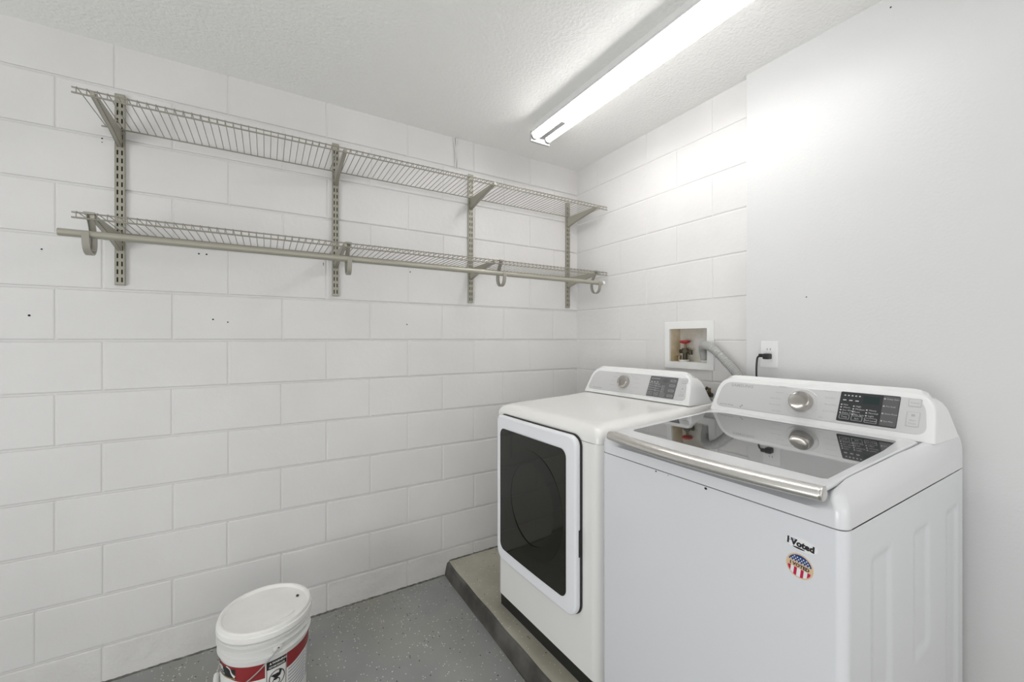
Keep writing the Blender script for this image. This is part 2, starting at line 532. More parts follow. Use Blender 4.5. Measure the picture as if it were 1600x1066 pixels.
# ------------------------------------------------------------------ shelving
UPX = [-2.385, -1.580, -0.830, -0.090]
UZ0, UZ1 = 1.588, 2.357
def make_upright():
    bm = bmesh.new()
    hw, dp = 0.0145, 0.0135
    xs = [-hw, -0.0092, -0.0044, 0.0044, 0.0092, hw]
    pitch, slot = 0.032, 0.019
    zs = [0.0]
    z = 0.012
    L = UZ1 - UZ0
    while z + slot < L - 0.006:
        zs += [z, z + slot]
        z += pitch
    zs.append(L)
    V = [[bm.verts.new((x, -dp, z)) for x in xs] for z in zs]
    for i in range(len(zs) - 1):
        for j in range(5):
            if i % 2 == 1 and j in (1, 3):
                continue
            bm.faces.new((V[i][j], V[i][j + 1], V[i + 1][j + 1], V[i + 1][j]))
    for x in (-hw, hw):
        box(bm, x - 0.001, x + 0.001, -dp, -0.0005, 0, L)
    for zz in (0.0, L - 0.0015):
        box(bm, -hw, hw, -dp, -0.0005, zz, zz + 0.0015)
    return bm
def make_slot_shade():  # black backing plate stands in for the shade behind the slots
    bm = bmesh.new()
    box(bm, -0.0128, 0.0128, -0.0030, -0.0006, 0.004, UZ1 - UZ0 - 0.004)
    return bm
where = ['leftmost', 'second from left', 'third from left', 'rightmost, nearest the room corner']
u_lab = ['slotted taupe metal wall upright, leftmost of the four', 'slotted taupe metal wall upright, second of four from the left',
         'slotted taupe metal wall upright, third of four from the left', 'slotted taupe metal wall upright, rightmost beside the room corner']
up0 = thing('shelf_upright', u_lab[0], 'shelf upright', (UPX[0], 0, UZ0), 0, 'wall uprights holding the wire shelves')
link('slotted_face', make_upright(), M_TAUPE, up0, smooth=False)
link('slot_shade', make_slot_shade(), M_BLACK, up0, smooth=False)
def dup(root, loc, label):
    r = root.copy(); COL.objects.link(r); r.location = loc; r['label'] = label
    for ch in list(root.children):
        c = ch.copy(); COL.objects.link(c); c.parent = r
        for g in ch.children:
            d = g.copy(); COL.objects.link(d); d.parent = c
    return r
for i in (1, 2, 3):
    u = dup(up0, (UPX[i], 0, UZ0), u_lab[i])
    if i == 3:
        u.scale = (1, 1, 0.945)      # the corner upright stops short of the upper deck

SH_UP, SH_LO = 2.217, 1.799          # deck heights
SX0, SX1, SYF = -2.437, -0.010, -0.308
def make_shelf(name, label, zdeck):
    t = thing(name, label, 'wire shelf', (SX0, 0, zdeck), 0, 'wire shelves on the block wall')
    L = SX1 - SX0
    bm = bmesh.new()
    n = int(L / 0.0256)
    for i in range(n + 1):
        x = 0.012 + i * (L - 0.024) / n
        tube(bm, [(x, -0.016, 0), (x, SYF - 0.002, 0), (x, SYF - 0.004, -0.004), (x, SYF - 0.004, -0.022)], 0.00155, 5)
    link('wire_deck', bm, M_TAUPE_WIRE, t)
    for nm, y, z, r in (('front_rail', SYF, -0.0030, 0.0028), ('lip_rail', SYF - 0.001, -0.0205, 0.0032), ('back_rail', -0.0195, -0.0040, 0.0030)):
        bm = bmesh.new()
        tube(bm, [(0, y, z), (L, y, z)], r, 8)
        link(nm, bm, M_TAUPE_WIRE, t)
    return t
make_shelf('wire_shelf', 'long taupe wire shelf, upper of the two on the block wall', SH_UP)
make_shelf('wire_shelf', 'long taupe wire shelf above the hanging rod, lower of the two', SH_LO)

def make_bracket(name, label, loc):
    t = thing(name, label, 'shelf bracket', loc, 0, 'brackets under the wire shelves')
    # folded sheet: two tapering cheeks and a bottom flange
    bm = bmesh.new()
    top, hb, hf, yb, yf = -0.0065, 0.066, 0.013, -0.0142, SYF + 0.006
    def prof(off):
        return [(yb, top), (yf, top), (yf, top - hf), (yb - 0.10, top - hb * 0.66), (yb, top - hb)]
    for x0, x1 in ((-0.0075, -0.0055), (0.0055, 0.0075)):
        loft(bm, [[(x, y, z) for y, z in prof(0)] for x in (x0, x1)])
    p = prof(0)
    for a, b in ((p[2], p[3]), (p[3], p[4])):
        loft(bm, [[(x, a[0], a[1]), (x, b[0], b[1]), (x, b[0], b[1] + 0.002), (x, a[0], a[1] + 0.002)] for x in (-0.0075, 0.0075)])
    link('bracket_arm', bm, M_TAUPE, t, smooth=False)
    bm = bmesh.new()
    box(bm, -0.006, 0.006, SYF - 0.0075, SYF + 0.012, -0.020, -0.0072, 0.001, 1)
    link('front_clip', bm, M_TAUPE, t)
    for zz in (-0.018, -0.050):
        bm = bmesh.new()
        box(bm, -0.006, 0.006, -0.0165, -0.0125, zz - 0.012, zz, 0.001, 1)
        link('hook_tab', bm, M_TAUPE, t)
    return t
b_names = ['leftmost upright', 'second upright from the left', 'third upright from the left', 'rightmost upright by the corner']
b0 = make_bracket('shelf_bracket', 'taupe tapered bracket under the upper wire shelf on the leftmost upright', (UPX[0], 0, SH_UP))
for lvl, zz in (('upper', SH_UP), ('lower', SH_LO)):
    for i in range(4):
        if lvl == 'upper' and i == 0:
            continue
        dup(b0, (UPX[i], 0, zz), 'taupe tapered bracket under the %s wire shelf on the %s' % (lvl, b_names[i]))

ROD_Y, ROD_Z = -0.330, 1.7215
t = thing('hanging_rod', 'long taupe closet rod hung below the lower wire shelf', 'closet rod', (-2.462, ROD_Y, ROD_Z))
bm = bmesh.new()
tube(bm, [(0, 0, 0), (2.385, 0, 0)], 0.0125, 20)
link('rod_tube', bm, M_TAUPE, t)
bm = bmesh.new()
tube(bm, [(2.385, 0, 0), (2.402, 0, 0)], 0.0145, 20)
link('end_cap', bm, M_WHITEP, t)['label'] = 'white rod end cap'

def make_hook(label, x):
    t = thing('rod_hook', label, 'rod hook', (x, ROD_Y, ROD_Z), 0, 'hooks holding the closet rod')
    # strap path in the plane across the rod
    path = [(0.027, 0.074), (0.034, 0.062), (0.048, 0.040), (0.060, 0.015), (0.066, -0.012), (0.063, -0.036), (0.051, -0.055), (0.032, -0.065), (0.013, -0.064), (-0.004, -0.053), (-0.013, -0.035), (-0.0165, -0.014), (-0.0155, 0.006)]
    pts = [Vector((0, y, z)) for y, z in path]
    # refine
    fine = []
    for i in range(len(pts) - 1):
        p0, p1, p2, p3 = pts[max(i - 1, 0)], pts[i], pts[i + 1], pts[min(i + 2, len(pts) - 1)]
        for k in range(4):
            s = k / 4
            fine.append(0.5 * ((2 * p1) + (p2 - p0) * s + (2 * p0 - 5 * p1 + 4 * p2 - p3) * s * s + (3 * p1 - p0 - 3 * p2 + p3) * s ** 3))
    fine.append(pts[-1])
    bm = bmesh.new()
    hw = 0.0092
    rings = []
    sec = [(-hw, 0.0), (hw, 0.0), (hw, 0.0065), (hw - 0.002, 0.0065), (hw - 0.002, 0.002), (-hw + 0.002, 0.002), (-hw + 0.002, 0.0065), (-hw, 0.0065)]
    for i, p in enumerate(fine):
        d = (fine[min(i + 1, len(fine) - 1)] - fine[max(i - 1, 0)]).normalized()
        n = Vector((0, d.z, -d.y))
        rings.append([p + Vector((x, 0, 0)) + n * q for x, q in sec])
    loft(bm, rings)
    link('hook_strap', bm, M_TAUPE_PLAST, t)
    bm = bmesh.new()
    box(bm, -0.0145, 0.0145, 0.015, 0.034, 0.0715, 0.0800, 0.002)
    link('rail_clip', bm, M_TAUPE_PLAST, t)
    # stiffening ribs inside the loop
    for i in range(22, 38, 4):
        p = fine[i]
        d = (fine[i + 1] - fine[i - 1]).normalized()
        q = p + Vector((0, d.z, -d.y)) * 0.0038
        bm = bmesh.new()
        box(bm, -hw + 0.0021, hw - 0.0021, q.y - 0.0012, q.y + 0.0012, q.z - 0.0018, q.z + 0.0018)
        link('loop_rib', bm, M_TAUPE_PLAST, t, smooth=False)
make_hook('taupe plastic J-shaped rod hook at the left end of the closet rod', -2.394)
make_hook('taupe plastic J-shaped rod hook just right of the second upright', -1.567)
make_hook('taupe plastic J-shaped rod hook just right of the third upright', -0.787)
make_hook('taupe plastic J-shaped rod hook at the right end near the corner', -0.104)

# short stub of cable painted into the wall
t = thing('cable_stub', 'pale painted cable stub running down the wall from the ceiling', 'cable', (-0.93, 0, 2.38))
for dx, ph in ((0.0, 0.0), (0.012, 1.3)):
    bm = bmesh.new()
    tube(bm, [(dx + 0.006 * math.sin(z * 28 + ph), -0.0045 - 0.003 * math.sin(z * 16), z) for z in [i * 0.175 / 16 for i in range(17)]], 0.0042, 8)
    link('cable_strand', bm, M_BLOCK, t)

# ------------------------------------------------------------------ machines
WD = 0.686
def body_prism(bm, D, z0, z1, notch=False, rf=0.028):
    hw = WD / 2
    pts = []
    n = 8
    # start front-left going round: local x to the back, y left
    for k in range(n + 1):
        a = R(180 - 90 * k / n)
        pts.append((rf + rf * math.cos(a), hw - rf + rf * math.sin(a)))
    pts += [(D - 0.012, hw), (D, hw - 0.012), (D, -hw + 0.012), (D - 0.012, -hw)]
    if notch:
        pts += [(D - 0.03, -hw), (D - 0.03, -hw + 0.012), (rf + 0.01, -hw + 0.012), (rf + 0.01, -hw)]
    for k in range(n + 1):
        a = R(270 - 90 * k / n)
        pts.append((rf + rf * math.cos(a), -hw + rf + rf * math.sin(a)))
    loft(bm, [[(x, y, z) for x, y in pts] for z in (z0, z1)])

def cover_rings(D, zs_ins, slope, z0, scoop=0.0):
    hw = WD / 2
    rings = []
    for z, ins in zs_ins:
        rf = 0.021 + ins * 0.40
        pts = rr(ins, D, -hw + ins, hw - ins, [rf, 0.012, 0.012, rf], 8, 24)
        ring = []
        for x, y in pts:
            hgt = max(0.0, min(1.0, (z - z0) / 0.075))
            if abs(y) > hw - ins - 1e-6 or abs(y) > 0.25:
                y = math.copysign(min(hw, abs(y) + ins * 0.72 * sm(0.40, 0.70, x) * sm(0.22, 0.30, abs(y))), y)
            wy = sm(0.318, 0.285, abs(y)) * sm(0.12, 0.05, x)
            if wy > 0 and scoop and hgt > 0.2:
                s = sm(0.25, 0.75, hgt)
                x2 = x + scoop * s * wy * 0.55
                zz = z + slope * x * hgt - 0.016 * wy * s
            else:
                x2, zz = x, z + slope * x * hgt
            ring.append((x2, y, zz))
        rings.append(ring)
    return rings

def console(t, D, xb, zb, lean, hgt, wb, wt, mat_b):
    """returns P(y, tt, off) -> local point on the control face and basis function"""
    face = Vector((lean, 0, hgt))
    up = face.normalized()
    nrm = Vector((-hgt, 0, lean)).normalized()
    L = face.length
    def P(y, tt, off=0.0):
        return Vector((xb, y, zb)) + up * (tt * L) + nrm * off
    def outline(ins, r):
        n = 10
        b, tp = wb / 2 - ins, wt / 2 - ins
        t1 = 1 - ins / L
        t0 = ins / L if ins > 0.01 else 0.0
        rb = 0.03 if ins > 0.01 else 0.004
        out = []
        # right bottom -> right top (rounded) -> left top -> left bottom
        def corner(px, pt, d0, d1, q):
            # quadratic bezier corner
            for k in range(n + 1):
                s = k / n
                a = (px + d0[0] * q, pt + d0[1] * q)
                c = (px + d1[0] * q, pt + d1[1] * q)
                out.append(((1 - s) ** 2 * a[0] + 2 * s * (1 - s) * px + s * s * c[0], (1 - s) ** 2 * a[1] + 2 * s * (1 - s) * pt + s * s * c[1]))
        Tb, Tt = t0 * L, t1 * L
        sl = Vector((b - tp, -(Tt - Tb))).normalized()      # from top corner down the side (left side)
        corner(-b, Tb, (1, 0), (-sl.x * -1, -sl.y), rb)
        corner(-tp, Tt, (-sl.x, sl.y), (1, 0), r)
        corner(tp, Tt, (-1, 0), (sl.x, sl.y), r)
        corner(b, Tb, (-sl.x, -sl.y), (-1, 0), rb)
        return [(a, q / L) for a, q in out]
    o0 = outline(0.0, 0.062)
    oi = outline(0.005, 0.060)
    bm = bmesh.new()
    rings = [[P(y, tt, 0.0) for y, tt in oi],
             [P(y, tt, -0.0015) for y, tt in outline(0.002, 0.061)],
             [P(y, tt, -0.006) for y, tt in o0]]
    back = []
    for y, tt in o0:
        p = P(y, tt, -0.006)
        back.append(Vector((D - 0.030 + (xb + lean + 0.086 - D) * min(1, tt) ** 1.0, y * (1.0 + 0.024 * (1 - tt)), zb + (p.z - zb) * 0.955)))
    mid = [Vector((a.x + (b.x - a.x) * 0.35, a.y + (b.y - a.y) * 0.5, a.z + 0.010 * (tt > 0.9))) for (y, tt), a, b in zip(o0, rings[-1], back)]
    rings += [mid, back]
    loft(bm, rings)
    link('console', bm, mat_b, t, angle=50)
    # silver control face with its own rounded outline
    op = outline(0.019, 0.045)
    bm = bmesh.new()
    op2 = outline(0.0215, 0.043)
    loft(bm, [[P(y, tt, -0.002) for y, tt in op], [P(y, tt, 0.0012) for y, tt in op], [P(y, tt, 0.0024) for y, tt in op2]], cap0=False)
    panel = link('control_panel', bm, M_SILVER, t)
    def TM(y, tt, off=0.0028):
        o = P(y, tt, off)
        ex = Vector((0, -1, 0))
        return Matrix(((ex.x, up.x, nrm.x, o.x), (ex.y, up.y, nrm.y, o.y), (ex.z, up.z, nrm.z, o.z), (0, 0, 0, 1)))
    return P, TM, panel

def panel_rect(TM, w_, h_, r, th, z=0.0):
    """rounded slab lying on the control face, corner at TM origin"""
    bm = bmesh.new()
    pts = rr(0, w_, 0, h_, r, 5)
    pin = rr(0.0006, w_ - 0.0006, 0.0006, h_ - 0.0006, max(r - 0.0006, 0.0003), 5)
    loft(bm, [[TM @ Vector((x, y, z)) for x, y in pts], [TM @ Vector((x, y, z + th * 0.6)) for x, y in pts], [TM @ Vector((x, y, z + th)) for x, y in pin]])
    return bm

def rect_outline(bm, TM, x0, x1, y0, y1, wd, z, r=0.0015, mi=0):
    a = rr(x0, x1, y0, y1, r, 3)
    b = rr(x0 + wd, x1 - wd, y0 + wd, y1 - wd, max(r - wd, 0.0003), 3)
    loft(bm, [[TM @ Vector((x, y, z)) for x, y in a], [TM @ Vector((x, y, z)) for x, y in b]], False, False, mi=mi)

def flat_quad(bm, TM, x0, x1, y0, y1, z, mi=0):
    f = bm.faces.new([bm.verts.new(TM @ Vector(p)) for p in ((x0, y0, z), (x1, y0, z), (x1, y1, z), (x0, y1, z))])
    f.material_index = mi

def controls(t, P, TM, panel, knob_y, knob_r, disp, dark, shown_brand, btn_y, dm):
    # knob
    KM = TM(knob_y, 0.50, 0.0024)
    bm = bmesh.new()
    k = knob_r
    lathe(bm, [(k * 1.38, 0.0), (k * 1.38, 0.0012), (k * 1.33, 0.0018), (k * 1.30, 0.0012), (k * 1.05, 0.0012)], 56, M=KM, capb=False)
    ring = link('dial_ring', bm, M_SILVER, panel)
    bm = bmesh.new()
    lathe(bm, [(k * 0.96, 0.0), (k, 0.004), (k * 0.98, 0.014), (k * 0.95, 0.020), (k * 0.90, 0.0245), (k * 0.83, 0.0270), (k * 0.78, 0.0268), (k * 0.70, 0.0245), (k * 0.45, 0.0225), (k * 0.15, 0.022)], 56, M=KM)
    kn = link('knob', bm, M_KNOB, t)
    bm = bmesh.new()
    box(bm, -0.0012, 0.0012, k * 0.80, k * 0.92, 0.0262, 0.0274)
    bmesh.ops.transform(bm, matrix=KM @ Matrix.Rotation(R(50), 4, 'Z'), verts=bm.verts)
    link('pointer_mark', bm, M_WHITEP, kn, smooth=False)
    # faint cycle names either side of the dial
    bm = bmesh.new()
    rows = [0.86, 0.70, 0.54, 0.38, 0.22]
    names_l = ['Bedding', 'Normal', 'Heavy Duty', 'Waterproof', 'Self Clean']
    names_r = ['Perm Press', 'Delicates', 'Rinse+Spin', 'Quick Wash', 'Spin']
    sz = 0.0078 if dark else 0.0068
    for i, tt in enumerate(rows):
        bend = 0.010 * (1 - ((i - 2) / 2) ** 2)
        text(bm, names_l[i], sz, TM(knob_y + k * 1.6 + bend, tt - 0.03), align='RIGHT')
        text(bm, names_r[i], sz, TM(knob_y - k * 1.6 - bend, tt - 0.03))
    link('cycle_lettering', bm, M_PRINTF, panel, smooth=False)
    bm = bmesh.new()
    if shown_brand:
        text(bm, 'SAMSUNG', 0.0165, TM(0.266, 0.73), bold=0.0004, xs=1.15)
        link('brand_lettering', bm, M_PRINTF, panel, smooth=False)
        bm = bmesh.new()
    # thin line of small print at the lower left
    text(bm, 'Smart Care  VRT plus', 0.0062 if dark else 0.0072, TM(0.293 if dark else 0.262, 0.185), bold=0.0002)
    if dark:
        for dx in (0.0, 0.010):
            flat_quad(bm, TM(0.212 - dx * 0.45, 0.17 + dx * 4.0), 0, 0.006, 0, 0.005, 0.0)
    link('small_print', bm, M_PRINTG, panel, smooth=False)
    # display
    y0, y1, t0, t1 = disp
    w_ = y0 - y1
    DM = TM(y0, t0, 0.0024)
    Lh = (P(0, t1) - P(0, t0)).length
    d = link('display', panel_rect(DM, w_, Lh, 0.004, 0.0016), dm, t)
    zt = 0.0018
    if dark:
        bm = bmesh.new()
        flat_quad(bm, DM, w_ * 0.735, w_ * 0.992, Lh * 0.03, Lh * 0.97, zt)
        link('option_strip', bm, M_DISPLAYG, d, smooth=False)
    bm = bmesh.new()
    flat_quad(bm, DM, w_ * 0.41, w_ * 0.68, Lh * 0.66, Lh * 0.91, zt)
    link('readout', bm, M_LCD if dark else M_DISPLAYG, d, smooth=False)
    bm = bmesh.new()
    s = Lh * 0.074
    def dtx(u, v, txt, bullet=True, scl=1.0):
        if bullet:
            flat_quad(bm, DM, w_ * u - s * 0.95, w_ * u - s * 0.40, Lh * v, Lh * v + s * 0.55, zt + 0.0003)
        text(bm, txt, s * scl, DM @ Matrix.Translation((w_ * u, Lh * v, zt + 0.0003)), bold=0.0)
    if dark:
        for i, n_ in enumerate(['Hot', 'Warm', 'Eco Warm', 'Extra Cold']):
            dtx(0.085, 0.535 - i * 0.092, n_)
        for i, n_ in enumerate(['High', 'Medium', 'Low', 'No Spin']):
            dtx(0.305, 0.515 - i * 0.092, n_)
        for i, n_ in enumerate(['Heavy', 'Normal', 'Light']):
            dtx(0.535, 0.435 - i * 0.092, n_)
        cells = ((0.045, 0.225, 'Temp'), (0.26, 0.45, 'Spin'), (0.485, 0.69, 'Soil Level'))
        for i, n_ in enumerate(['Delay Start', 'Pre Soak', 'Extra Rinse', 'Eco Plus']):
            dtx(0.795, 0.86 - i * 0.235, n_, scl=0.85)
    else:
        for i, n_ in enumerate(['Very Dry', 'More Dry', 'Normal', 'Damp Dry']):
            dtx(0.085, 0.62 - i * 0.105, n_)
        for i, n_ in enumerate(['High', 'Medium', 'Low', 'Ex Low']):
            dtx(0.32, 0.60 - i * 0.105, n_)
        for i, n_ in enumerate(['60', '50', '40', '30']):
            dtx(0.56, 0.52 - i * 0.09, n_)
        cells = ((0.04, 0.20, 'Dry'), (0.27, 0.43, 'Temp'), (0.50, 0.66, 'Time'))
        for v in (0.83, 0.60, 0.36, 0.12):
            rect_outline(bm, DM, w_ * 0.76, w_ * 0.95, Lh * v - 0.004, Lh * v + 0.005, 0.0014, zt + 0.0003, 0.003)
    for i, (a, b, n_) in enumerate(cells):
        v0 = 0.06 - i * 0.012 + 0.02
        rect_outline(bm, DM, w_ * a, w_ * b, Lh * v0, Lh * (v0 + 0.15), 0.0009, zt + 0.0003)
        text(bm, n_, s * 0.95, DM @ Matrix.Translation((w_ * (a + b) / 2, Lh * (v0 + 0.05), zt + 0.0003)), align='CENTER', bold=0.0)
    # row of little icons along the top
    for i in range(5):
        flat_quad(bm, DM, w_ * (0.07 + 0.065 * i), w_ * (0.07 + 0.065 * i) + s * 0.6, Lh * 0.86, Lh * 0.86 + s * 0.5, zt + 0.0003)
    for i in range(3):
        flat_quad(bm, DM, w_ * (0.06 + 0.11 * i), w_ * (0.06 + 0.11 * i) + s * 1.2, Lh * 0.70, Lh * 0.70 + s * 0.45, zt + 0.0003)
    link('display_lettering', bm, M_PRINTW, d, smooth=False)
    # power and start buttons
    for nm, ta, tb, wdt, txt in (('power_button', 0.68, 0.85, 0.029, ['Power']), ('start_button', 0.27, 0.58, 0.029, ['Start', 'Pause'])):
        BM = TM(btn_y, ta, 0.0024)
        hh = (P(0, tb) - P(0, ta)).length
        o = link(nm, panel_rect(BM, wdt, hh, 0.003, 0.0016), M_SILVER, t)
        bm = bmesh.new()
        rect_outline(bm, BM, 0.001, wdt - 0.001, 0.001, hh - 0.001, 0.0008, 0.0019, 0.0025)
        for i, tx in enumerate(txt):
            text(bm, tx, 0.0074, BM @ Matrix.Translation((wdt / 2, hh * 0.36 - i * 0.0095, 0.0019)), align='CENTER', bold=0.0001)
        if nm == 'start_button':
            flat_quad(bm, BM, wdt * 0.36, wdt * 0.64, hh * 0.66, hh * 0.82, 0.0019)
        link('button_lettering', bm, M_PRINTF, o, smooth=False)

# ---- washer
WX, WY, WZ = -0.900, -1.542, 0.075
D = 0.803
washer = thing('washing_machine', 'white top-loading washing machine with chrome lid handle and voting stickers', 'washing machine', (WX, WY, WZ))
bm = bmesh.new()
body_prism(bm, D, 0.028, 0.912, notch=True, rf=0.020)
link('cabinet', bm, M_WASH, washer)
# right side sheet with pressed channels
bm = bmesh.new()
xa, xb_, za, zb_ = 0.020 + 0.01, D - 0.03, 0.028, 0.912
NX, NZ = 150, 150
def press(x, z):
    d = 0
    for x0, x1, z0, z1 in ((0.118, 0.245, 0.24, 0.835), (0.375, 0.503, 0.495, 0.828), (0.632, 0.752, 0.24, 0.822)):
        e = 0.030
        sk = 0.0
        a = sm(x0, x0 + e, x) * sm(x1, x1 - e, x) * sm(z0, z0 + 0.03, z) * sm(z1 + sk, z1 - 0.022 + sk, z)
        d = max(d, a)
    return d * 0.0042
G = [[bm.verts.new((xa + (xb_ - xa) * i / NX, -WD / 2 + press(xa + (xb_ - xa) * i / NX, za + (zb_ - za) * j / NZ), za + (zb_ - za) * j / NZ)) for i in range(NX + 1)] for j in range(NZ + 1)]
for j in range(NZ):
    for i in range(NX):
        bm.faces.new((G[j][i], G[j][i + 1], G[j + 1][i + 1], G[j + 1][i]))
link('side_panel', bm, M_WASH, washer, angle=80)
bm = bmesh.new()
body_prism(bm, D - 0.004, 0.911, 0.9175, rf=0.020)
for v in bm.verts:
    v.co.x = 0.003 + (v.co.x) * 0.995
    v.co.y *= 0.991
link('seam', bm, M_SEAM, washer, smooth=False)
for px_, py_ in ((0.06, 0.27), (0.06, -0.27), (0.72, 0.27), (0.72, -0.27)):
    bm = bmesh.new()
    lathe(bm, [(0.022, 0.0), (0.024, 0.006), (0.018, 0.012), (0.010, 0.014), (0.010, 0.03)], 20, c=(px_, py_, 0.0))
    link('foot', bm, M_BLACK, washer)

SL = 0.036
LIDW, LIDX1 = 0.302, 0.588
prof = [(0.9142, 0.0008), (0.9150, 0.0), (0.945, 0.0), (0.958, 0.0025), (0.968, 0.008), (0.976, 0.0155), (0.982, 0.025), (0.9855, 0.034), (0.987, 0.039)]
bm = bmesh.new()
rings = cover_rings(D, prof, SL, 0.9165, scoop=0.055)
# the well the lid drops into
top = rings[-1]
def lid_clamp(p, e, dz, lower):
    x, y, z = p
    hw = LIDW + e
    nx = min(max(x, 0.046), LIDX1 + e)
    ny = min(max(y, -hw), hw)
    zt = 0.987 + SL * nx
    return (nx, ny, zt + dz if lower else (zt if sm(0.12, 0.05, x) * sm(0.318, 0.285, abs(ny)) < 0.01 else min(zt, z)))
r1 = [lid_clamp(p, 0.006, 0, False) for p in top]
r2 = [lid_clamp(p, 0.003, -0.013, True) for p in top]
loft(bm, rings + [r1, r2])
link('top_cover', bm, M_WASHTOP, washer, angle=55)

def lid_z(x):
    return 0.9885 + SL * x
def lid_front(y):
    return -0.008 - 0.028 * (1 - (y / LIDW) ** 2)
def lid_ring(e, dz, rc=0.02):
    pts = rr(0.0, LIDX1 - 0.0 - e, -LIDW + e, LIDW - e, [0.012, rc, rc, 0.012], 6, 24)
    out = []
    for x, y in pts:
        k = 1 - min(1.0, x / 0.25)
        xx = x + (lid_front(y) + e) * k if k > 0 else x
        out.append((xx, y, lid_z(xx) + dz))
    return out
bm = bmesh.new()
loft(bm, [lid_ring(0.003, -0.013), lid_ring(0.0, -0.010), lid_ring(0.0, -0.003), lid_ring(0.0025, 0.0), lid_ring(0.006, 0.0008)])
lid = link('lid', bm, M_WASHTOP, washer, angle=50)
# dark glass with clipped rear corners
gl = [(0.062, 0.258), (0.058, 0.0), (0.060, -0.276), (0.066, -0.286), (0.40, -0.279), (0.530, -0.268), (0.537, -0.262), (0.5405, -0.22), (0.5405, 0.225), (0.534, 0.258), (0.505, 0.2815), (0.495, 0.284), (0.30, 0.277), (0.075, 0.2665)]
bm = bmesh.new()
cx_ = sum(p[0] for p in gl) / len(gl)
loft(bm, [[(x, y, lid_z(x) + 0.0002) for x, y in gl], [(x, y, lid_z(x) + 0.0016) for x, y in gl]])
link('lid_glass', bm, M_LIDGLASS, lid, smooth=False)
# bar handle wrapping the lid's front edge
bm = bmesh.new()
rings = []
NB = 40
for i in range(NB + 1):
    y = 0.289 - (0.289 + 0.305) * i / NB
    xf = lid_front(y)
    zt = lid_z(xf)
    sec = [(0.020, 0.0030)] + [(0.0015 - 0.0195 * math.cos(R(q)) , -0.010 + 0.0150 * math.sin(R(q))) for q in range(115, -50, -15)] + [(-0.006, -0.0225), (-0.002, -0.0215), (0.002, -0.012), (0.020, 0.0005)]
    rings.append([(xf + a, y, zt + b) for a, b in sec])
loft(bm, rings)
link('lid_handle', bm, M_CHROME, lid, angle=60)['label'] = 'brushed chrome bar handle'
for s in (-1, 1):
    bm = bmesh.new()
    y = 0.290 if s > 0 else -0.306
    xf = lid_front(y)
    zt = lid_z(xf)
    lathe(bm, [(0.0145, -0.003), (0.0145, 0.002), (0.011, 0.0045)] if s > 0 else [(0.011, -0.0045), (0.0145, -0.002), (0.0145, 0.003)], 18, M=Matrix.Translation((xf, y, zt - 0.0095)) @ Matrix.Rotation(R(-90), 4, 'X'))
    link('handle_end', bm, M_CHROME, lid)

P, TM, panel = console(washer, D, 0.590, 1.0075, 0.062, 0.133, 0.664, 0.640, M_WBEZEL)
controls(washer, P, TM, panel, 0.006, 0.036, (-0.101, -0.248, 0.185, 0.865), True, True, -0.266, M_DISPLAY)

# stickers on the front
def SMx(y, z, off=0.0006):   # text plane on the front face, facing -x
    return Matrix(((0, 0, -1, -off), (-1, 0, 0, y), (0, 1, 0, z), (0, 0, 0, 1)))
sy, sz_ = -1.806 - WY, 0.931 - WZ
st = bmesh.new()
pts = [(0.031 * math.cos(a), 0.0135 * math.sin(a)) for a in [2 * math.pi * k / 40 for k in range(40)]]
mm = SMx(sy, sz_, 0.0003) @ Matrix.Rotation(R(-4), 4, 'Z')
loft(st, [[mm @ Vector((x, y, -0.0004)) for x, y in pts], [mm @ Vector((x, y, 0.0003)) for x, y in pts]])
s1 = link('voting_sticker', st, M_SWHITE, washer, smooth=False)
s1['label'] = 'oval white sticker reading I Voted'
bm = bmesh.new()
text(bm, 'I', 0.019, mm @ Matrix.Translation((-0.0275, -0.0055, 0.0006)), bold=0.0009)
text(bm, 'Voted', 0.0180, mm @ Matrix.Translation((-0.0195, -0.0058, 0.0006)), bold=0.0010)
pts = [(0.012 * math.cos(a) - 0.004, -0.0095 + 0.0018 * math.sin(a)) for a in [2 * math.pi * k / 16 for k in range(16)]]
bm.faces.new([bm.verts.new(mm @ Vector((x, y, 0.0006))) for x, y in pts])
link('sticker_lettering', bm, M_INK, s1, smooth=False)
bm = bmesh.new()
for k in range(3):
    flat_quad(bm, mm, -0.024 + 0.004 * k, -0.016 + 0.004 * k, 0.001 + 0.0025 * k, 0.003 + 0.0025 * k, 0.0005)
link('sticker_flag', bm, M_SPALE, s1, smooth=False)
sy, sz_ = -1.803 - WY, 0.884 - WZ
mm = SMx(sy, sz_, 0.0003) @ Matrix.Rotation(R(-7), 4, 'Z')
rs = 0.0262
bm = bmesh.new()
pts = [(rs * math.cos(a), rs * math.sin(a)) for a in [2 * math.pi * k / 48 for k in range(48)]]
loft(bm, [[mm @ Vector((x, y, -0.0004)) for x, y in pts], [mm @ Vector((x, y, 0.0003)) for x, y in pts]])
s2 = link('voting_sticker', bm, M_STAN, washer, smooth=False)
s2['label'] = 'round flag sticker reading I VOTED'
def chord_fill(bm, x0, x1, ylo, yhi, r, z, n=6, mi=0):
    """strip of the sticker between x0..x1 kept inside the circle of radius r"""
    for k in range(n):
        a = x0 + (x1 - x0) * k / n
        b = x0 + (x1 - x0) * (k + 1) / n
        q = []
        for x in (a, b):
            m_ = math.sqrt(max(r * r - x * x, 0))
            q.append((x, max(-m_, ylo), min(m_, yhi)))
        if q[0][2] - q[0][1] > 1e-4 or q[1][2] - q[1][1] > 1e-4:
            if q[0][2] > q[0][1] and q[1][2] > q[1][1]:
                f = bm.faces.new([bm.verts.new(mm @ Vector(p)) for p in ((q[0][0], q[0][1], z), (q[1][0], q[1][1], z), (q[1][0], q[1][2], z), (q[0][0], q[0][2], z))])
                f.material_index = mi
r_ = rs * 0.90
bm = bmesh.new()
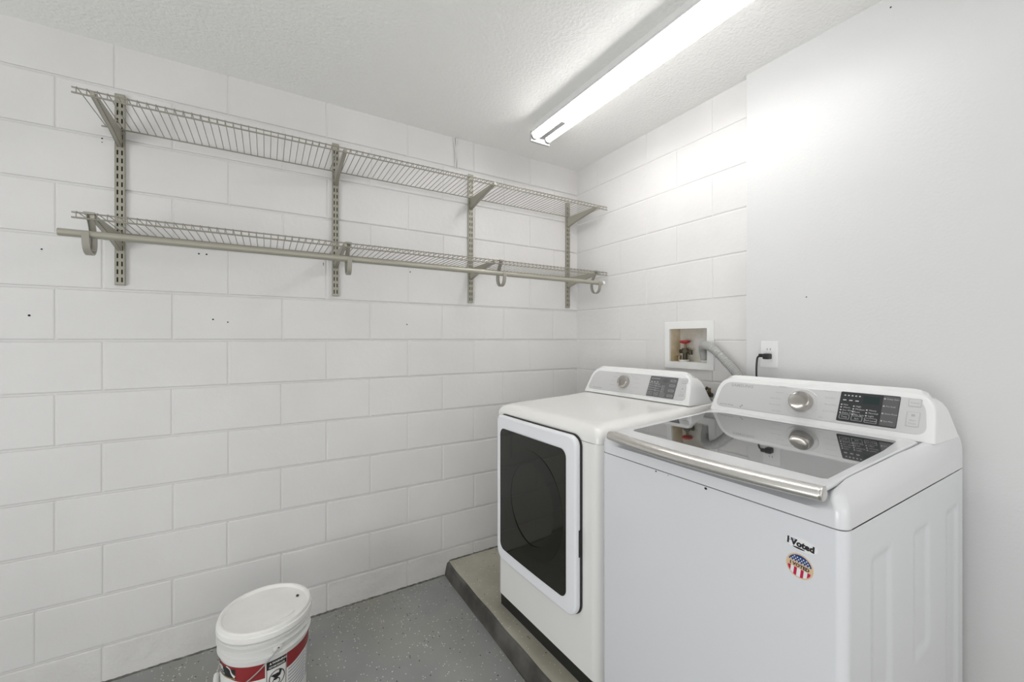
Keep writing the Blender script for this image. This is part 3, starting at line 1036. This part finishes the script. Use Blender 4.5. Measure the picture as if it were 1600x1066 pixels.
chord_fill(bm, -r_, r_, 0.0068, 1, r_, 0.0005, 24)
link('blue_field', bm, M_BLUE, s2, smooth=False)
bm = bmesh.new()
for j in range(4):
    for i in range(-4, 5):
        x = i * 0.0058 + (0.0029 if j % 2 else 0)
        y = 0.0088 + j * 0.0042
        if x * x + y * y < (r_ - 0.002) ** 2:
            f = bm.faces.new([bm.verts.new(mm @ Vector((x + a, y + b, 0.0008))) for a, b in ((-0.0018, 0), (0, -0.0016), (0.0018, 0), (0, 0.0016))])
link('white_stars', bm, M_SWHITE, s2, smooth=False)
bm = bmesh.new()
chord_fill(bm, -r_, r_, -1, -0.0052, r_, 0.0005, 24)
link('white_field', bm, M_SWHITE, s2, smooth=False)
bm = bmesh.new()
for x0 in (-0.0215, -0.0095, 0.0035, 0.0160):
    chord_fill(bm, x0, x0 + 0.0056, -1, -0.0052, r_, 0.0008, 4)
link('red_stripes', bm, M_SRED, s2, smooth=False)
bm = bmesh.new()
text(bm, 'I VOTED', 0.0098, mm @ Matrix.Translation((0, -0.0030, 0.0006)), bold=0.00045, xs=1.0, align='CENTER')
link('sticker_lettering', bm, M_INK, s2, smooth=False)
# little chips in the enamel along the seam
for y, z, r in ((0.115, 0.9080, 0.0022), (0.073, 0.9085, 0.0012), (-0.043, 0.9070, 0.0032)):
    bm = bmesh.new()
    f = bm.faces.new([bm.verts.new((-0.0004, y + r * 1.3 * math.cos(a), z + r * math.sin(a))) for a in [k * math.pi / 4 for k in range(8)]])
    link('enamel_chip', bm, M_BLACK, washer, smooth=False)

# ---- dryer (stands turned a little)
RZ = R(2.7)
tx, ty = math.sin(RZ), -math.cos(RZ)
DX, DY = -0.905 + 0.343 * tx, -0.472 + 0.343 * ty
DD = 0.765
dryer = thing('clothes_dryer', 'white front-loading clothes dryer with dark glass door beside the block wall', 'clothes dryer', (DX, DY, WZ), RZ)
bm = bmesh.new()
body_prism(bm, DD, 0.064, 0.918, rf=0.040)
link('cabinet', bm, M_DRY, dryer)
bm = bmesh.new()
box(bm, 0.012, DD - 0.03, -WD / 2 + 0.02, WD / 2 - 0.02, 0.0, 0.066)
link('toe_plinth', bm, M_BLACK, dryer, smooth=False)
bm = bmesh.new()
body_prism(bm, DD - 0.004, 0.9175, 0.9215, rf=0.040)
for v in bm.verts:
    v.co.x = 0.003 + (v.co.x) * 0.995
    v.co.y *= 0.991
link('seam', bm, M_SEAM, dryer, smooth=False)
prof = [(0.9198, 0.0008), (0.9206, 0.0), (0.940, 0.0), (0.952, 0.003), (0.962, 0.009), (0.970, 0.018), (0.976, 0.030), (0.9795, 0.045), (0.981, 0.065)]
bm = bmesh.new()
loft(bm, cover_rings(DD, prof, 0.042, 0.921))
link('top_cover', bm, M_DRY, dryer, angle=55)
# door: a deep white frame around a dark glass
yl, yr_, zb0, zt0 = 0.343 - 0.050, 0.343 - 0.601, 0.262, 0.936
def dring(ins, x, r=0.05):
    out = []
    for a, b in rr(yr_ + ins, yl - ins, zb0 + ins, zt0 - ins, [max(r - ins, 0.004), max(r - ins, 0.004), max(r * 0.55 - ins * 0.6, 0.004), max(r * 0.8 - ins, 0.004)], 8, 6):
        out.append((x - 0.010 * (1 - ((a) / 0.31) ** 2) * 0.6, a, b))
    return out
bm = bmesh.new()
loft(bm, [dring(-0.003, 0.001), dring(-0.003, -0.0035)], True, True)
door_gap = link('door_gap_shadow', bm, M_GAPSHADOW, dryer, smooth=False)  # dark sheet painting the shadow in the gap around the door
bm = bmesh.new()
loft(bm, [dring(0.006, -0.002), dring(0.0, -0.010), dring(0.0, -0.024), dring(0.004, -0.029), dring(0.010, -0.0305)], True, True)
door = link('door', bm, M_DOORW, dryer, angle=50)
gy0, gy1, gz0, gz1 = 0.343 - 0.549, 0.343 - 0.083, 0.316, 0.879
def gring(ins, x, r=0.032):
    return [(x - 0.010 * (1 - (a / 0.31) ** 2) * 0.6, a, b) for a, b in rr(gy0 + ins, gy1 - ins, gz0 + ins, gz1 - ins, max(r - ins, 0.005), 8, 10)]
bm = bmesh.new()
loft(bm, [gring(0.0, -0.0300), gring(0.0, -0.0312), gring(0.002, -0.0318)], True, True)
glass = link('door_glass', bm, M_DOORGLASS, door, angle=30)
bm = bmesh.new()
# slightly darker ring of the porthole moulded into the glass
gc = (0.343 - 0.33, 0.60)
pts0 = [(gc[0] + 0.205 * math.cos(a), gc[1] + 0.225 * math.sin(a)) for a in [2 * math.pi * k / 64 for k in range(64)]]
pts1 = [(gc[0] + 0.150 * math.cos(a), gc[1] + 0.170 * math.sin(a)) for a in [2 * math.pi * k / 64 for k in range(64)]]
fx = lambda a, x: x - 0.010 * (1 - (a / 0.31) ** 2) * 0.6
loft(bm, [[(fx(a, -0.0321), a, b) for a, b in pts0], [(fx(a, -0.0321), a, b) for a, b in pts1]], False, False)
link('porthole_ring', bm, M_DOORGLASS2, door)
bm = bmesh.new()
box(bm, -0.017, -0.004, yr_ - 0.0015, yr_ + 0.004, 0.49, 0.59, 0.001)
link('door_grip', bm, M_BLACK, door)
P, TM, panel = console(dryer, DD, 0.566, 1.0045, 0.060, 0.133, 0.646, 0.600, M_WBEZEL)
controls(dryer, P, TM, panel, 0.055, 0.033, (-0.094, -0.243, 0.14, 0.84), False, False, -0.262, mat('display_mid_grey', (0.135, 0.138, 0.14), 0.25))

# ------------------------------------------------------------------ supply box in the block wall
t = thing('laundry_outlet_box', 'white framed recessed outlet box in the block wall above the dryer', 'outlet box', (0, -0.89, 1.343))
bm = bmesh.new()
fo = rr(-0.143, 0.143, -0.128, 0.120, 0.004, 3)
fi = rr(-0.108, 0.112, -0.092, 0.082, 0.003, 3)
loft(bm, [[(-0.0005, a, b) for a, b in fo], [(-0.006, a, b) for a, b in fo], [(-0.008, a * 0.985, b * 0.985) for a, b in fo],
          [(-0.008, a, b) for a, b in fi], [(0.004, a, b) for a, b in fi]], False, False)
link('frame', bm, M_OUTER, t, angle=30)
bm = bmesh.new()
r0 = [(0.003, a, b) for a, b in ((-0.1085, -0.0925), (0.1125, -0.0925), (0.1125, 0.0825), (-0.1085, 0.0825))]
r1 = [(0.085, a, b) for _, a, b in r0]
V = loft(bm, [r0, r1], False, True)
bm.faces.ensure_lookup_table()
for f in bm.faces:
    c = f.calc_center_median()
    f.material_index = 1 if (c.y > 0.10 or c.z > 0.08) else 0
link('recess', bm, [M_RECESS, M_TAN], t, smooth=False)
# supply valve with red lever
bm = bmesh.new()
tube(bm, [(0.048, 0.055, -0.091), (0.048, 0.055, -0.020)], [0.012, 0.012], 14)
lathe(bm, [(0.017, -0.012), (0.019, -0.006), (0.019, 0.008), (0.014, 0.014)], 6, c=(0.048, 0.055, -0.035))
tube(bm, [(0.048, 0.085, -0.038), (0.048, 0.02, -0.038)], 0.0105, 12)
tube(bm, [(0.048, 0.022, -0.03), (0.048, 0.022, -0.055)], 0.010, 12)
valve = link('valve_body', bm, M_BRASSD, t)
bm = bmesh.new()
tube(bm, [(0.030, 0.078, -0.060), (0.028, 0.079, -0.090)], 0.011, 12)
link('valve_nut', bm, M_BRASS, valve)
bm = bmesh.new()
tube(bm, [(0.048, 0.055, -0.022), (0.048, 0.055, 0.010)], 0.006, 10)
link('valve_stem', bm, M_BRASS, valve)
bm = bmesh.new()
lathe(bm, [(0.010, 0.0), (0.022, 0.003), (0.027, 0.008), (0.027, 0.014), (0.022, 0.017), (0.008, 0.015)], 20, c=(0.046, 0.055, 0.004))
link('valve_handle', bm, M_REDH, valve)['label'] = 'red round valve handle'
bm = bmesh.new()
lathe(bm, [(0.030, 0.0), (0.030, 0.012), (0.020, 0.016)], 20, c=(0.045, -0.075, -0.092))
link('drain_collar', bm, M_PIPE, t)
bm = bmesh.new()
lathe(bm, [(0.026, 0.0), (0.026, 0.010)], 20, c=(0.040, 0.055, -0.092))
link('valve_collar', bm, M_PIPE, t)

# drain hose
def catmull(pts, n):
    pts = [Vector(p) for p in pts]
    out = []
    for i in range(len(pts) - 1):
        p0, p1, p2, p3 = pts[max(i - 1, 0)], pts[i], pts[i + 1], pts[min(i + 2, len(pts) - 1)]
        for k in range(n):
            s = k / n
            out.append(0.5 * ((2 * p1) + (p2 - p0) * s + (2 * p0 - 5 * p1 + 4 * p2 - p3) * s * s + (3 * p1 - p0 - 3 * p2 + p3) * s ** 3))
    out.append(pts[-1])
    return out
hp = [(0.042, -0.956, 1.258), (0.034, -0.957, 1.288), (0.012, -0.964, 1.322), (-0.034, -1.004, 1.341), (-0.057, -1.068, 1.321), (-0.063, -1.130, 1.268), (-0.063, -1.180, 1.215), (-0.0620, -1.212, 1.150), (-0.0620, -1.222, 1.05), (-0.0620, -1.222, 0.70)]
pts = catmull(hp, 26)
rad = []
acc = 0
for i, p in enumerate(pts):
    if i:
        acc += (p - pts[i - 1]).length
    s = sm(0.17, 0.20, acc)
    rad.append(0.0205 + s * 0.0016 * math.cos(acc * 2 * math.pi / 0.0085))
t = thing('drain_hose', 'grey corrugated drain hose arching from the outlet box to the washer', 'hose', (0, 0, 0))
bm = bmesh.new()
tube(bm, pts, rad, 18)
link('hose_tube', bm, M_HOSE, t, angle=70)

# faucet on the block wall between the machines
t = thing('wall_faucet', 'small dark brass faucet on the block wall between dryer and washer', 'faucet', (-0.001, -1.006, 1.105))
bm = bmesh.new()
tube(bm, [(0, 0, 0), (-0.05, 0, 0)], 0.011, 12)
lathe(bm, [(0.016, -0.014), (0.019, 0.0), (0.014, 0.014)], 14, c=(-0.045, 0.0, 0.0))
tube(bm, [(-0.045, 0.0, -0.008), (-0.062, 0.006, -0.03), (-0.066, 0.008, -0.055)], [0.010, 0.010, 0.012], 12)
tube(bm, [(-0.045, 0.03, 0.002), (-0.045, -0.045, -0.004)], 0.0105, 12)
fb = link('faucet_body', bm, M_BRASSD, t)
bm = bmesh.new()
for a in range(4):
    an = R(45 + 90 * a)
    tube(bm, [(-0.060, -0.012 + 0.005 * math.cos(an), 0.012 + 0.005 * math.sin(an)), (-0.066, -0.012 + 0.030 * math.cos(an), 0.012 + 0.030 * math.sin(an))], [0.004, 0.007], 8)
link('cross_handle', bm, M_BRASSD, fb)
bm = bmesh.new()
tube(bm, [(-0.046, 0.034, 0.002), (-0.046, 0.042, 0.014)], 0.008, 10)
link('faucet_nut', bm, M_BRASS, fb)
bm = bmesh.new()
tube(bm, [(-0.046, -0.03, 0.010), (-0.046, -0.03, 0.03)], 0.0075, 10)
link('faucet_stem', bm, M_BRASS, fb)
bm = bmesh.new()
tube(bm, [(-0.03, -0.018, -0.012), (-0.03, -0.018, -0.20)], 0.016, 14)
link('supply_pipe', bm, M_PIPE, t)['label'] = 'old white supply pipe'

# wall outlet on the plaster wall
t = thing('wall_outlet', 'white duplex wall outlet on the plastered wall behind the washer', 'wall outlet', (-0.030, -1.304, 1.305))
bm = bmesh.new()
a = rr(-0.035, 0.035, -0.057, 0.057, 0.005, 4)
b = rr(-0.032, 0.032, -0.054, 0.054, 0.004, 4)
loft(bm, [[(-0.0004, y, z) for y, z in a], [(-0.004, y, z) for y, z in a], [(-0.0065, y, z) for y, z in b]])
pl_ = link('face_plate', bm, M_WHITEP, t)
for zz in (0.020, -0.020):
    bm = bmesh.new()
    a = rr(-0.0165, 0.0165, zz - 0.0145, zz + 0.0145, 0.010, 5)
    loft(bm, [[(-0.006, y, z) for y, z in a], [(-0.0078, y, z) for y, z in a]])
    sk = link('socket', bm, M_WHITEP, pl_)
    if zz > 0:
        bm = bmesh.new()
        for yy in (-0.006, 0.006):
            box(bm, -0.0082, -0.0070, yy - 0.001, yy + 0.001, zz - 0.002, zz + 0.006)
        link('slot', bm, M_INK, pl_, smooth=False)
t = thing('power_cord', 'black power cord plugged into the white wall outlet', 'power cord', (-0.038, -1.304, 1.297))
bm = bmesh.new()
vs = box(bm, -0.030, 0.0005, -0.014, 0.012, -0.012, 0.012, 0.005, 3)
vs = box(bm, -0.027, -0.010, 0.010, 0.030, -0.004, 0.011, 0.004, 3)
link('plug', bm, M_CORD, t)
bm = bmesh.new()
tube(bm, catmull([(-0.018, 0.026, 0.003), (-0.019, 0.036, -0.006), (-0.0195, 0.0395, -0.030), (-0.019, 0.041, -0.07), (-0.018, 0.040, -0.14), (-0.018, 0.034, -0.30)], 10), 0.0038, 10)
link('cord', bm, M_CORD, t)

# ------------------------------------------------------------------ paint bucket
BX, BY = -1.880, -0.450
t = thing('paint_bucket', 'white five-gallon paint bucket with red label standing by the wall', 'bucket', (BX, BY, 0.0))
bm = bmesh.new()
lathe(bm, [(0.128, 0.002), (0.131, 0.0), (0.133, 0.006), (0.1425, 0.262), (0.1435, 0.268), (0.1500, 0.2720), (0.1500, 0.2765), (0.1415, 0.281), (0.1418, 0.301), (0.1525, 0.3050), (0.1525, 0.3095), (0.1418, 0.3145), (0.1420, 0.3225), (0.1528, 0.3265), (0.1528, 0.331), (0.143, 0.335), (0.143, 0.345)], 72)
link('pail', bm, M_BUCKET, t)
bm = bmesh.new()
lathe(bm, [(0.1440, 0.3375), (0.1520, 0.3375), (0.1535, 0.340), (0.1525, 0.3555), (0.1495, 0.3580), (0.1490, 0.3660), (0.1470, 0.3700), (0.1435, 0.3715), (0.1385, 0.3705), (0.1355, 0.3665), (0.1340, 0.3615), (0.1310, 0.3600), (0.06, 0.3610), (0.01, 0.3614)], 72)
bl = link('lid', bm, M_LIDP, t)
bm = bmesh.new()
pts = [(0.055 * math.cos(a) + 0.040, 0.020 * math.sin(a) - 0.078) for a in [2 * math.pi * k / 28 for k in range(28)]]
def rot2(p, c=(0.040, -0.078), an=R(18)):
    x, y = p[0] - c[0], p[1] - c[1]
    return (c[0] + x * math.cos(an) - y * math.sin(an), c[1] + x * math.sin(an) + y * math.cos(an))
pts = [rot2(p) for p in pts]
loft(bm, [[(x, y, 0.3600) for x, y in pts], [(x, y, 0.3632) for x, y in pts], [(0.04 + (x - 0.04) * 0.93, -0.078 + (y + 0.078) * 0.88, 0.3640) for x, y in pts]])
link('pour_cap', bm, M_LIDP, bl)
bm = bmesh.new()
for x, y, r in ((0.106, 0.026, 0.0090),):
    f = bm.faces.new([bm.verts.new((x + r * math.cos(a) * 0.6, y + r * 1.0 * math.sin(a), 0.3622)) for a in [k * math.pi / 5 for k in range(10)]])
link('lid_hole', bm, M_INK, bl, smooth=False)
# label wrapped on the pail
def rad_at(z):
    return 0.133 + (0.1425 - 0.133) * (z - 0.006) / 0.256
def cyl(a, z, off=0.0006):
    r = rad_at(z) + off
    return Vector((r * math.sin(R(a)), -r * math.cos(R(a)), z))
def patch(bm, a0, a1, zlo, zhi, off=0.0006, n=None, mi=0):
    """zlo / zhi may be functions of the angle"""
    n = n or max(2, int(abs(a1 - a0) / 4))
    fl = zlo if callable(zlo) else (lambda a: zlo)
    fh = zhi if callable(zhi) else (lambda a: zhi)
    A = [a0 + (a1 - a0) * k / n for k in range(n + 1)]
    rows = [[bm.verts.new(cyl(a, fl(a) + (fh(a) - fl(a)) * s / 4, off)) for a in A] for s in range(5)]
    for s in range(4):
        for k in range(n):
            f = bm.faces.new((rows[s][k], rows[s][k + 1], rows[s + 1][k + 1], rows[s + 1][k])); f.material_index = mi
bm = bmesh.new()
patch(bm, -150, 150, 0.05, 0.253, 0.0004)
lab = link('label', bm, M_LABELW, t)
bm = bmesh.new()
ztop = 0.254
patch(bm, -150, -1.2, lambda a: 0.2020 + 0.016 * sm(-20, -80, a), lambda a: ztop, 0.0007)
link('red_band', bm, M_RED, lab)
bm = bmesh.new()
patch(bm, 26.5, 150, lambda a: 0.200 + 0.012 * sm(26, 60, a), lambda a: ztop, 0.0007)
link('red_band', bm, M_RED, lab)
bm = bmesh.new()
patch(bm, -96, -39, 0.213, 0.2455, 0.0010)
link('logo_block', bm, M_INK, lab)
bm = bmesh.new()
patch(bm, -96, -39, 0.210, 0.2145, 0.0013)
link('gold_stripe', bm, M_GOLD, lab)
def curved(a0, z0, off):
    def f(p):
        r = rad_at(z0)
        return cyl(a0 + math.degrees(p.x / r), z0 + p.y, off)
    return f
bm = bmesh.new()
text(bm, 'BEHR', 0.021, curved(-92, 0.2290, 0.0016), bold=0.0009, xs=1.5)
text(bm, 'PREMIUM PLUS', 0.0085, curved(-92, 0.2180, 0.0016), bold=0.0002, xs=1.45)
link('logo_lettering', bm, M_LABELW, lab, smooth=False)
# warning panel
bm = bmesh.new()
patch(bm, 0.5, 26, 0.2245, 0.2535, 0.0010)
link('warning_header', bm, M_INK, lab)
bm = bmesh.new()
text(bm, 'WARNING', 0.0102, curved(7.5, 0.2415, 0.0016), bold=0.0003, xs=0.92)
text(bm, 'ADVERTENCIA', 0.0088, curved(3.2, 0.2290, 0.0016), bold=0.0002, xs=0.86)
tri = [(4.0, 0.2415), (7.0, 0.2415), (5.5, 0.2490)]
bm.faces.new([bm.verts.new(cyl(a, z, 0.0016)) for a, z in tri])
link('warning_lettering', bm, M_LABELW, lab, smooth=False)
bm = bmesh.new()
for a, b in ((0.5, 1.2), (25.3, 26)):
    patch(bm, a, b, 0.10, 0.2245, 0.0010, 1)
# round pictogram: ring, and a small child tipping head first into a pail
cA, cZ, rA, rZ = 13.6, 0.187, 10.3, 0.0285
ring = lambda k, s: cyl(cA + rA * s * math.cos(k), cZ + rZ * s * math.sin(k), 0.0011)
K = [2 * math.pi * i / 36 for i in range(36)]
loft(bm, [[ring(k, 1.0) for k in K], [ring(k, 0.89) for k in K]], False, False)
blob = lambda ca, cz, ra, rz, rot=0: bm.faces.new([bm.verts.new(cyl(ca + ra * math.cos(k) * math.cos(rot) - ra * math.sin(k) * math.sin(rot) * 0.9, cz + (rz * math.sin(k) * math.cos(rot) + rz * math.cos(k) * math.sin(rot)), 0.0013)) for k in [2 * math.pi * i / 16 for i in range(16)]])
blob(13.5, 0.1955, 5.0, 0.0075, 0.15)     # body
blob(17.8, 0.2050, 1.6, 0.0085, -0.3)     # raised leg
blob(9.3, 0.1990, 3.2, 0.0035, 0.5)       # arm
blob(12.0, 0.1850, 3.2, 0.0045, 0.4)
loft(bm, [[cyl(12.5 + 5.2 * math.cos(k), 0.1745 + 0.0125 * math.sin(k), 0.0011) for k in K], [cyl(12.5 + 4.1 * math.cos(k), 0.1745 + 0.0095 * math.sin(k), 0.0011) for k in K]], False, False)
link('warning_pictogram', bm, M_INK, lab, smooth=False)
bm = bmesh.new()
for i in range(9):
    z = 0.188 - i * 0.0125
    patch(bm, 29, 62, lambda a, z=z: z + 0.010 * sm(26, 60, a), lambda a, z=z: z + 0.006 + 0.010 * sm(26, 60, a), 0.0009)
    patch(bm, 65, 118, lambda a, z=z: z + 0.010, lambda a, z=z: z + 0.0055 + 0.010, 0.0009)
link('fine_print', bm, M_INKG, lab)
# ears and wire bail hanging on the left side
EAR = 14.2
def az(a, r, z):
    return Vector((r * math.sin(R(a)), -r * math.cos(R(a)), z))
for a in (EAR, EAR + 180):
    bm = bmesh.new()
    Mx = Matrix.Translation(az(a, 0.1435, 0.2945)) @ Matrix.Rotation(R(a), 4, 'Z') @ Matrix.Rotation(R(90), 4, 'X')
    lathe(bm, [(0.016, 0.0), (0.015, 0.006), (0.010, 0.0085), (0.005, 0.0085)], 20, M=Mx)
    ear = link('handle_ear', bm, M_BUCKET, t)
    bm = bmesh.new()
    lathe(bm, [(0.0032, 0.0085), (0.0032, 0.0092)], 12, M=Mx)
    link('ear_hole', bm, M_INK, ear, smooth=False)
bm = bmesh.new()
e0, e1 = az(EAR, 0.153, 0.2945), az(EAR + 180, 0.153, 0.2945)
mid = (e0 + e1) / 2
ax = (e0 - e1) / 2
side = Vector((-math.cos(R(EAR)), -math.sin(R(EAR)), 0))
dirn = (side * 0.74 + Vector((0, 0, -0.67))).normalized()
bail = [mid + ax * math.cos(a) * (1.0 + 0.03 * math.sin(a)) + dirn * (math.sin(a) * 0.205) for a in [math.pi * k / 44 for k in range(45)]]
tube(bm, bail, 0.0021, 8)
bh = link('bail_handle', bm, M_STEELWIRE, t)
bm = bmesh.new()
tube(bm, bail[17:28], 0.009, 12)
link('bail_grip', bm, M_BUCKET, bh)
bm = bmesh.new()
dr = [cyl(-54 + 15 * s + 2 * math.sin(s * 6), 0.250 - 0.030 * s ** 1.3, 0.0015) for s in [k / 12 for k in range(13)]]
tube(bm, dr, [0.0014 + 0.0022 * (k / 12) ** 4 for k in range(13)], 8)
link('paint_drip', bm, M_LABELW, t)
